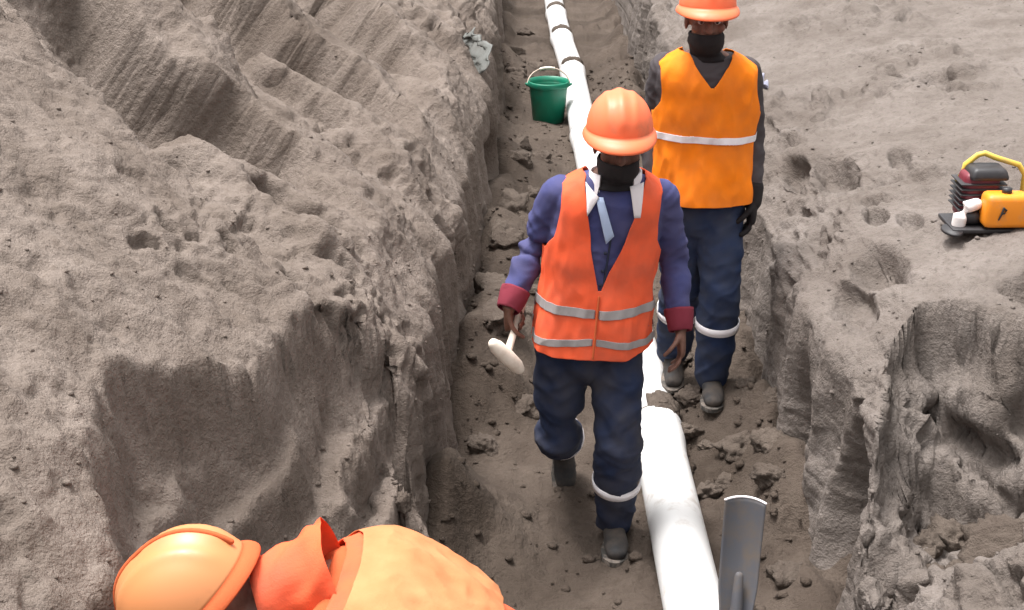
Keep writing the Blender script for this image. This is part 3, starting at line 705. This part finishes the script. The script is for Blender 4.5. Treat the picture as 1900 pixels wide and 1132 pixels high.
def vest(parent, T, mat, keep, bands, seed, t0=0., t1=.985, inf=.006, band_mat='tape', zip_=None):
    wr = lambda P, t, th: (.012 * fbm(P * np.array([9, 9, 4]) + seed, 3) - .010 * np.abs(perlin(P * np.array([16, 16, 6]) + seed))) + .010 * (1 - sst(0, .3, t)) * np.sin(th * 5 + seed)
    me = solidify(clip_sheet(T, t0, t1, inf, keep, wr=wr), .004); v = link('safety_vest', me, mat, parent)
    for (ta, tb, tilt, side) in bands:
        def kb(lx, fy, t, th, ta=ta, tb=tb, tilt=tilt, side=side):
            u = t - tilt * np.abs(lx) * np.sign(fy); k = np.minimum(np.minimum(u - ta, tb - u), keep(lx, fy, t, th))
            if side: k = np.minimum(k, lx * side - .006)
            return k
        me = solidify(clip_sheet(T, max(t0, ta - .12), min(t1, tb + .12), inf + .0065, kb, wr=wr, nt=110), .002); link('reflective_band', me, band_mat, v)
    return v

# ---- front walker: blue shirt, red-orange vest, mallet
up = V(0, 0, 1)
T1 = Torso([(0, .282, 4.64, .845), (.35, .300, 4.65, 1.07), (.7, .328, 4.655, 1.30), (1, .352, 4.64, 1.50)],
           [(0, .212, .150), (.12, .208, .145), (.4, .190, .126), (.65, .203, .132), (.82, .206, .128), (.90, .190, .112), (.955, .140, .092), (1, .082, .076)], (1, 0, -.03), (.10, 0, 1))
J1 = dict(shR=(.165, 4.66, 1.405), elR=(.075, 4.74, 1.175), wrR=(-.010, 4.60, 1.005), shL=(.515, 4.65, 1.395), elL=(.582, 4.72, 1.140), wrL=(.600, 4.60, .925),
          hipR=(.185, 4.66, .83), hipL=(.372, 4.63, .83), knR=(.168, 4.66, .470), anR=(.212, 5.09, .225), knL=(.387, 4.54, .505), anL=(.392, 4.66, .118))
hF = V(.02, -.995, -.04).normalized(); hL = V(1, .02, 0); hL = (hL - hF * hL.dot(hF)).normalized(); hU = hF.cross(hL) * 1; hU = hU if hU.z > 0 else -hU
H1 = (.360, 4.585, 1.600)
dR = V(0, .515, -.857); thR = V(-.24, -.83, -.50)
person1, HL, HF, HU = person('person in blue shirt and red-orange vest walking in front, holding a pale mallet', (.3, 4.65, 0), J1, T1, (H1, hL, hF, hU),
    dict(skin='skin', shirt='blue', cuff='red', trousers='navy'),
    dict(seed=3., handR=(dR, (1, 0, 0), thR, (1.25, 1.35, .7)), handL=((.06, -.25, -.97), (-1, -.1, 0), (0, -1, -.2), (.3, .4, .3)), toeR=(.05, -1, 0), toeL=(-.05, -1, 0), pitchR=-.95, band=.52))
def keep1(lx, fy, t, th):
    front = fy > 0; ax = np.abs(lx)
    arm = np.interp(t, [0, .42, .56, .66, .9, 1], [.30, .30, .20, .172, .168, .168]) - ax
    vv = np.where(front, ax - np.interp(t, [0, .362, .364, .62, .93, 1], [-.02, -.003, 0, .052, .094, .10]), 1.)
    nk = np.where(front, 1., .93 + .3 * np.clip(ax - .07, 0, 1) * 10 - t)
    hem = t - .012 - .02 * np.cos(2 * th)
    return np.minimum(np.minimum(arm, vv), np.minimum(nk, hem))
vest1 = vest(person1, T1, 'vest_red', keep1, [(.085, .125, -.14, 1), (.085, .125, -.14, -1), (.235, .285, .10, 1), (.235, .285, .10, -1)], 2.)
bm = bmesh.new(); th = np.full(30, math.pi / 2); tt = np.linspace(.02, .362, 30); tube(bm, [Vector(p) for p in T1.surf(th, tt, .013)], [.004] * 30, 8); link('zip', fin(bm), 'salmon', vest1)
helmet(person1, Vector(H1) + HU * .062 + HF * .008, HL, HF, HU, 'helmet')
def mask(parent, hc, L, F, U, mat='black_cloth', neck=None, top=-.045):
    """neck gaiter pulled up over mouth and chin"""
    hc = Vector(hc); rr = []; n = 36; nk = Vector(neck)
    rows = [(top + .004, .064, .095, .004), (top - .004, .069, .101, .004), (-.070, .070, .099, .004), (-.092, .064, .090, .003), (-.112, .057, .070, .0)]
    for u, a, b, f in rows: rr.append([hc + U * u + L * (a * math.cos(q)) + F * (f + b * math.sin(q) * (1 if math.sin(q) > 0 else .80)) for q in np.linspace(0, 2 * math.pi, n, endpoint=False)])
    for k, (a, b) in ((.5, (.064, .066)), (1., (.088, .080))):
        c = (hc - U * .10).lerp(nk, k); rr.append([c + L * (a * math.cos(q)) + F * (b * math.sin(q)) for q in np.linspace(0, 2 * math.pi, n, endpoint=False)])
    bm = bmesh.new(); rings_mesh(bm, rr, False); bmesh.ops.subdivide_edges(bm, edges=bm.edges, cuts=2, use_grid_fill=True, smooth=.6)
    me = fin(bm); displace(me, lambda c: .004 * fbm(c * np.array([14, 14, 40]), 3)); me = solidify(me, .003); link('face_mask', me, mat, parent)
mask(person1, H1, HL, HF, HU, 'black_cloth', (.352, 4.61, 1.455))
# collar: white neckband, turned-down points and a pale blue lapel
def sheet_patch(T, poly, inf, mat, parent, name):
    """flat cloth patch laid on the chest; poly in (lx, t)"""
    bm = bmesh.new(); c = np.mean(poly, axis=0)
    def P(lx, t, e):
        a, b = T.ab(np.array([t])); k = min(.999, abs(lx) / (a[0] + inf)); th = math.acos(np.sign(lx) * k ** (1 / .82)); return Vector(T.surf(np.array([th]), np.array([t]), inf + e)[0])
    n = 6; pl = []
    for i in range(len(poly)):
        for q in range(n): pl.append(np.array(poly[i]) * (1 - q / n) + np.array(poly[(i + 1) % len(poly)]) * q / n)
    prev = None; rings = []
    for k in (1., .75, .5, .25): rings.append([bm.verts.new(P(*(c + (p - c) * k), .004 * (1 - k))) for p in pl])
    for a, b in zip(rings, rings[1:]):
        for i in range(len(pl)): j = (i + 1) % len(pl); bm.faces.new((a[i], a[j], b[j], b[i]))
    bm.faces.new(rings[-1]); me = solidify(fin(bm), .004); return link(name, me, mat, parent)
bm = bmesh.new(); nb = V(.354, 4.625, 1.468); rr = []
for u, e in ((-.035, .026), (.0, .012), (.035, .010), (.035, .004), (-.03, .010)): rr.append([nb + V(.02, 0, 1) * u + V(1, 0, 0) * ((.080 + e) * math.cos(q)) + V(0, -1, 0) * ((.078 + e) * math.sin(q) + .01) for q in np.linspace(math.pi * .72, math.pi * 2.28, 34)])
rings_mesh(bm, rr, False, False); link('collar', fin(bm), 'white_cloth', person1)
sheet_patch(T1, [(-.100, .965), (-.082, .80), (-.050, .90)], .016, 'white_cloth', person1, 'collar_point')
sheet_patch(T1, [(.050, .955), (.098, .97), (.100, .80), (.078, .80)], .016, 'white_cloth', person1, 'collar_point')
sheet_patch(T1, [(-.062, .90), (-.036, .90), (.020, .70), (-.004, .655)], .013, 'pale_blue', person1, 'lapel')
for t in (.60, .50, .42):
    bm = bmesh.new(); p = Vector(T1.surf(np.array([math.pi / 2]), np.array([t]), .001)[0]); tube(bm, [p, p + V(0, -.003, 0)], [.006, .006], 12, ends=False); link('button', fin(bm), 'navy', person1)
bm = bmesh.new(); tube(bm, [Vector(T1.surf(np.array([math.pi / 2]), np.array([t]), -.003)[0]) + V(.012, 0, 0) for t in np.linspace(.40, .72, 12)], [.0035] * 12, 8); link('placket', fin(bm), 'navy', person1)

# mallet in the right hand
wr = Vector(J1['wrR']); palm_c = wr + dR.normalized() * .078 + V(1, 0, 0) * .030
h = thR.normalized(); mal = empty('mallet', palm_c); tag(mal, 'pale wooden mallet hanging from the front walker\'s hand', 'mallet')
bm = bmesh.new(); tube(bm, [palm_c - h * .07, palm_c - h * .02, palm_c + h * .06, palm_c + h * .16], [.014, .0135, .0125, .014], 14); link('handle', fin(bm), 'wood', mal)
hd = palm_c + h * .165; m = V(.6, .3, -.78); m = (m - h * m.dot(h)).normalized(); bm = bmesh.new()
tube(bm, [hd - m * .075, hd - m * .06, hd, hd + m * .06, hd + m * .075], [.020, .026, .029, .027, .021], 18); link('mallet_head', fin(bm), 'wood', mal)

# ---- second walker: bright orange vest
T2 = Torso([(0, .790, 5.62, 1.09), (.35, .792, 5.63, 1.285), (.7, .792, 5.63, 1.505), (1, .785, 5.61, 1.715)],
           [(0, .208, .150), (.12, .204, .145), (.4, .198, .132), (.65, .212, .136), (.82, .220, .132), (.90, .204, .116), (.955, .150, .095), (1, .085, .078)], (1, .05, -.05), (0, 0, 1))
g2 = .17
J2 = dict(shR=(.625, 5.64, 1.63), elR=(.590, 5.71, 1.34), wrR=(.600, 5.60, 1.12), shL=(.955, 5.65, 1.61), elL=(.998, 5.69, 1.32), wrL=(1.005, 5.60, 1.085),
          hipR=(.715, 5.64, 1.03), hipL=(.875, 5.62, 1.03), knR=(.735, 5.68, .66), anR=(.735, 5.84, .30), knL=(.882, 5.53, .69), anL=(.882, 5.60, .285))
hF = V(.0, -.995, .04).normalized(); hL = V(1, 0, 0); hU = V(0, .04, .995).normalized(); H2 = (.772, 5.575, 1.835)
person2, HL, HF, HU = person('person in bright orange vest with one white stripe, walking behind on the right', (.8, 5.65, g2), J2, T2, (H2, hL, hF, hU),
    dict(skin='skin2', shirt='grey_sleeve', trousers='navy2'),
    dict(seed=8., handR=((0, -.25, -.97), (1, 0, 0), (0, -1, 0), (.35, .45, .3)), handL=((-.03, -.18, -.98), (-1, -.1, 0), (0, -1, -.2), (.3, .4, .3)), toeR=(-.1, -1, 0), toeL=(-.12, -1, 0), pitchR=-.25, band=.36))
def keep2(lx, fy, t, th):
    front = fy > 0; ax = np.abs(lx)
    arm = np.interp(t, [0, .42, .58, .70, .9, 1], [.30, .30, .215, .196, .190, .19]) - ax
    vv = np.where(front, ax - np.interp(t, [0, .798, .80, .93, 1], [-.02, -.003, 0, .070, .088]), 1.)
    nk = np.where(front, 1., .94 + .3 * np.clip(ax - .07, 0, 1) * 10 - t)
    return np.minimum(np.minimum(arm, vv), np.minimum(nk, t - .012 - .015 * np.cos(2 * th)))
vest(person2, T2, 'vest_orange', keep2, [(.455, .50, 0, 0)], 5., band_mat='tape_white')
helmet(person2, Vector(H2) + HU * .060 + HF * .008, HL, HF, HU, 'helmet')
mask(person2, Vector(H2) - HU * .010, HL, HF, HU, 'black_cloth', (.785, 5.60, 1.675), -.038)
bm = bmesh.new(); hand_prims(bm, Vector(J2['wrL']), (-.03, -.18, -.98), (-1, -.1, 0), (0, -1, -.2), curl=(.3, .4, .3), s=1.06, inf=.0042)
d = (Vector(J2['elL']) - Vector(J2['wrL'])).normalized(); tube(bm, [Vector(J2['wrL']) - d * .01, Vector(J2['wrL']) + d * .05], [.040, .050], 18)
link('glove', remesh(bm, .005, 3), 'black_cloth', person2)
bm = bmesh.new(); hand_prims(bm, Vector(J2['wrR']), (0, -.25, -.97), (1, 0, 0), (0, -1, 0), curl=(.35, .45, .3), s=1.06, inf=.0042); link('glove', remesh(bm, .005, 3), 'black_cloth', person2)

# ---- bending worker in the foreground
U3 = V(-.80, 0, .60).normalized(); L3 = V(0, -1, 0)
S3 = V(-.078, 0, -.030); B3 = V(-.100, 0, -.058)
T3 = Torso([(t, x + B3.x, y, z + B3.z) for t, x, y, z in ((0, .175, 2.45, .88), (.3, .08, 2.45, 1.02), (.6, -.06, 2.45, 1.16), (.85, -.22, 2.45, 1.265), (1, -.34, 2.45, 1.30))],
           [(0, .205, .150), (.12, .20, .145), (.4, .195, .135), (.65, .215, .140), (.82, .22, .132), (.90, .20, .118), (.955, .150, .098), (1, .085, .080)], L3, U3)
J3 = dict(shR=(-.20, 2.64, 1.23), elR=(-.33, 2.72, .98), wrR=(-.46, 2.62, .77), shL=(-.20, 2.26, 1.24), elL=(-.30, 2.20, .97), wrL=(-.46, 2.30, .76),
          hipR=(.17, 2.55, .82), hipL=(.17, 2.35, .82), knR=(-.12, 2.58, .50), anR=(.06, 2.60, .115), knL=(-.10, 2.32, .50), anL=(.10, 2.30, .115))
J3 = {k: (tuple(V(*v) + B3) if k[:2] in ('sh', 'el', 'wr', 'hi') else v) for k, v in J3.items()}
h3U = V(-.70, 0, .71).normalized(); h3F = V(-.71, 0, -.70).normalized(); H3 = V(-.525, 2.43, 1.235) + S3
person3, HL, HF, HU = person('person bending over in the foreground with pale orange helmet and ruffled orange collar', (.08, 2.45, 0), J3, T3, (H3, L3, h3F, h3U),
    dict(skin='skin2', shirt='salmon', trousers='navy'),
    dict(seed=14., handR=((-.3, 0, -.95), (0, -1, 0), (-.95, 0, .3), (.5, .6, .4)), handL=((-.3, 0, -.95), (0, 1, 0), (-.95, 0, .3), (.5, .6, .4)), toeR=(-1, .05, 0), toeL=(-1, -.05, 0), band=.5))
def keep3(lx, fy, t, th):
    front = fy > 0; ax = np.abs(lx)
    arm = np.interp(t, [0, .42, .56, .66, .9, 1], [.31, .31, .225, .19, .18, .18]) - ax
    vv = np.where(front, ax - np.interp(t, [0, .50, .502, .93, 1], [-.02, -.003, 0, .09, .10]), 1.)
    return np.minimum(np.minimum(arm, vv), np.where(front, 1., .955 - t))
v3 = vest(person3, T3, 'vest_red', keep3, [], 9.)
def keep3p(lx, fy, t, th): return np.minimum(keep3(lx, fy, t, th) - .008, np.where(fy < .02, np.minimum(t - .50, .93 - t), -1.))
link('back_panel', solidify(clip_sheet(T3, .4, .97, .024, keep3p, wr=lambda P, t, th: .009 * fbm(P * np.array([6, 9, 9]), 3) - .008 * np.abs(perlin(P * 14))), .002), 'peach', v3)
bm = bmesh.new(); nb = V(-.36, 2.45, 1.30) + (S3 + B3) / 2; ax_ = (H3 - nb).normalized(); X_, Y_, _ = frame(ax_); rr = []
for u, r in ((-.10, .112), (-.07, .106), (-.05, .098), (-.02, .092), (.02, .086), (.06, .088), (.06, .080), (0, .078)): rr.append([nb + ax_ * u + X_ * (r * math.cos(q)) + Y_ * (r * math.sin(q)) for q in np.linspace(0, 2 * math.pi, 40, endpoint=False)])
rings_mesh(bm, rr, False); bmesh.ops.subdivide_edges(bm, edges=bm.edges, cuts=2, use_grid_fill=True, smooth=.5); me = fin(bm); displace(me, lambda c: .0045 * np.sin(c[:, 0] * 95 + 6 * perlin(c * 9))); link('collar', me, 'vest_red', person3)
helmet(person3, H3 + HU * .060 + HF * .008, L3, h3F, h3U, 'helmet_pale', 'salmon', 1.14, 'salmon')

# ------------------------------------------------------------------ things
# green bucket with bail
bx, by = .290, 10.95; bz = fz(bx, by) - .005
bk = empty('bucket', (bx, by, bz)); tag(bk, 'green plastic bucket standing beside the pipe far down the trench', 'bucket')
bm = bmesh.new(); n = 48; rr = []
for r, z in ((.0, .012), (.112, .012), (.118, 0), (.124, .004), (.150, .255), (.152, .262), (.163, .264), (.166, .272), (.166, .298), (.163, .305), (.158, .305), (.153, .27), (.118, .02), (.0, .02)):
    rr.append([V(bx + max(r, 1e-4) * math.cos(q), by + max(r, 1e-4) * math.sin(q), bz + z * 1.08) for q in np.linspace(0, 2 * math.pi, n, endpoint=False)])
rings_mesh(bm, rr, False); link('bucket_body', fin(bm), 'green', bk)
bm = bmesh.new(); pts = [V(bx + .168 * math.cos(q), by - .02 - .10 * math.sin(q) * -1, bz + .30 + .150 * math.sin(q) * .75) for q in np.linspace(0, math.pi, 25)]
tube(bm, pts, [.006] * 25, 8); bail = link('bail', fin(bm), 'wire', bk)
for k in (-1, 1):
    bm = bmesh.new(); tube(bm, [V(bx + k * .158, by - .02, bz + .295), V(bx + k * .176, by - .02, bz + .305)], [.013, .011], 12); link('bail_lug', fin(bm), 'green', bk)
bm = bmesh.new(); tube(bm, pts[10:16], [.011] * 6, 10); link('grip', fin(bm), 'wood', bail)

# upturned spade standing by the pipe
sp0 = V(.61, 3.28, -.06); sp1 = V(.690, 3.62, .780); sd = (sp1 - sp0).normalized(); sx = V(1, -.1, 0); sx = (sx - sd * sx.dot(sd)).normalized(); sn = sx.cross(sd).normalized()
if sn.y > 0: sn = -sn
sp = empty('spade', sp0); tag(sp, 'grey steel spade standing upturned in the mud, bright edge up, right of the pipe', 'spade')
nu, nv = 26, 22; P = []
for i in range(nu):
    u = i / (nu - 1); w = .048 + .008 * sst(0, .3, u) + .004 * u
    for j in range(nv):
        v = 2 * j / (nv - 1) - 1; tip = .012 * (1 - v * v) * sst(.7, 1, u)
        P.append(sp1 - sd * (.34 * (1 - u) - tip) + sx * (v * w) + sn * (-.018 * (1 - v * v)) - sn * .012 * math.sin(math.pi * u))
me = solidify(grid_mesh(np.array(P), nu, nv), .004, 0); blade = link('blade', me, 'steel', sp)
bm = bmesh.new(); tube(bm, [sp1 + sx * (v * .0595) + sd * (.012 * (1 - v * v) + .001) + sn * (-.018 * (1 - v * v)) for v in np.linspace(-1, 1, 20)], [.0036] * 20, 8); link('cutting_edge', fin(bm), 'steel_edge', blade)
for k in (-1, 1):
    bm = bmesh.new(); c = sp1 - sd * .342; tube(bm, [c + sx * .012 * k, c + sx * .048 * k], [.007, .006], 8); link('tread', fin(bm), 'steel', blade)
bm = bmesh.new(); tube(bm, [sp1 - sd * .22, sp1 - sd * .34, sp1 - sd * .46], [.013, .020, .019], 14); link('socket', fin(bm), 'steel', sp)
bm = bmesh.new(); tube(bm, [sp1 - sd * .44, sp0.lerp(sp1, .25), sp0], [.017, .0165, .016], 14); link('handle', fin(bm), 'ash', sp)

# petrol machine on the right bank
mx, my = 1.785, 5.12; mz = near_z(RB, mx, my) + .01
mc = empty('petrol_pump', (mx, my, mz)); tag(mc, 'small orange, black and yellow petrol machine standing on the right bank', 'machine')
def rbox(c, s, bev=.012, rot=0., taper=1.):
    bm = bmesh.new(); bmesh.ops.create_cube(bm, size=1)
    for v in bm.verts:
        k = taper if v.co.z > 0 else 1.; v.co = Vector((v.co.x * s[0] * k, v.co.y * s[1] * k, v.co.z * s[2]))
    bmesh.ops.bevel(bm, geom=bm.edges[:], offset=bev, segments=3, affect='EDGES', profile=.5)
    bmesh.ops.rotate(bm, verts=bm.verts, cent=(0, 0, 0), matrix=Matrix.Rotation(rot, 3, 'Z')); bmesh.ops.translate(bm, verts=bm.verts, vec=c); return fin(bm)
C0 = V(mx, my, mz)
link('skid', rbox(C0 + V(.03, 0, .012), (.36, .26, .022), .006), 'blackp', mc)
eng = link('engine', rbox(C0 + V(.01, .06, .145), (.20, .16, .24), .03, 0, .86), 'maroon', mc)
for k in range(6): link('cooling_fin', rbox(C0 + V(.01, .06, .085 + k * .026), (.225, .175, .008), .003), 'blackp', eng)
link('engine_cowl', rbox(C0 + V(.035, .045, .265), (.20, .17, .06), .022, 0, .8), 'blackp', eng)
tk = link('fuel_tank', rbox(C0 + V(.10, -.09, .115), (.225, .13, .165), .028, 0, .94), 'tank', mc)
bm = bmesh.new(); tube(bm, [C0 + V(.10, -.09, .195), C0 + V(.10, -.09, .222)], [.024, .024], 18, ends=False); link('filler_cap', fin(bm), 'blackp', tk)
bm = bmesh.new(); c = C0 + V(.062, -.158, .11)
tube(bm, [c + V(.010, 0, .030), c + V(.002, -.001, 0), c + V(-.008, 0, -.028)], [.005, .005, .004], 8); tube(bm, [c + V(.010, 0, .030), c + V(.024, 0, .018), c + V(.016, 0, .004), c + V(.003, 0, .002)], [.005] * 4, 8); link('tank_mark', fin(bm), 'blackp', tk)
bm = bmesh.new(); a = C0 + V(-.105, -.06, .02)
tube(bm, [a, a + V(.004, 0, .05), a + V(.03, 0, .095), a + V(.075, .0, .11)], [.034, .036, .034, .030], 16); link('air_duct', remesh(bm, .006, 4), 'whitep', mc)
bm = bmesh.new(); c = C0 + V(-.145, -.10, .004); tube(bm, [c, c + V(0, 0, .012)], [(.085, .05), (.08, .046)], 24, ends=False); link('foot_plate', fin(bm), 'blackp', mc)
bm = bmesh.new(); tube(bm, [C0 + V(-.055, -.045, .06), C0 + V(-.03, -.05, .06)], [.036, .036], 18); link('pump_inlet', fin(bm), 'blackp', mc)
bm = bmesh.new(); tube(bm, [C0 + p for p in (V(-.075, .12, .20), V(-.05, .11, .28), V(.00, .09, .335), V(.03, .085, .345), V(.08, .08, .325), V(.20, .07, .29), V(.235, .07, .24), V(.24, .08, .02))], [.014] * 8, 12); link('carry_frame', fin(bm), 'yellow', mc)

mc.scale = (.78, .78, .78)
# scraps on the banks
def scrap(name, label, c, ax, mat, seed, cat_='scrap'):
    bm = bmesh.new(); nu, nv = 30, 24; P = []
    for i in range(nu):
        for j in range(nv): P.append((i / (nu - 1) - .5, j / (nv - 1) - .5))
    P = np.array(P); n = fbm(np.stack([P[:, 0] * 3, P[:, 1] * 3, P[:, 0] * 0 + seed], -1), 3); n2 = fbm(np.stack([P[:, 0] * 2, P[:, 1] * 2, P[:, 0] * 0 + seed + 9], -1), 2)
    r = 1 + .35 * n2; a, b, d = [np.array(v) for v in ax]
    co = np.array(c) + (P[:, 0] * r)[:, None] * a + (P[:, 1] * r)[:, None] * b + n[:, None] * d
    me = solidify(grid_mesh(co, nu, nv), .006, 0); return tag(link(name, me, mat), label, cat_)
scrap('plastic_sheet', 'crumpled grey-green plastic sheet half buried at the left trench edge', (-.235, 9.35, .93), ((.08, -.06, .08), (.05, -.36, -.22), (.08, 0, .05)), 'greystone', 3.3)
scrap('plastic_scrap', 'small pale blue plastic scrap on the right bank behind the second walker', (1.36, 7.75, near_z(RB, 1.36, 7.75) + .03), ((.12, 0, .02), (0, .14, .04), (0, 0, .05)), 'bluescrap', 6.1)
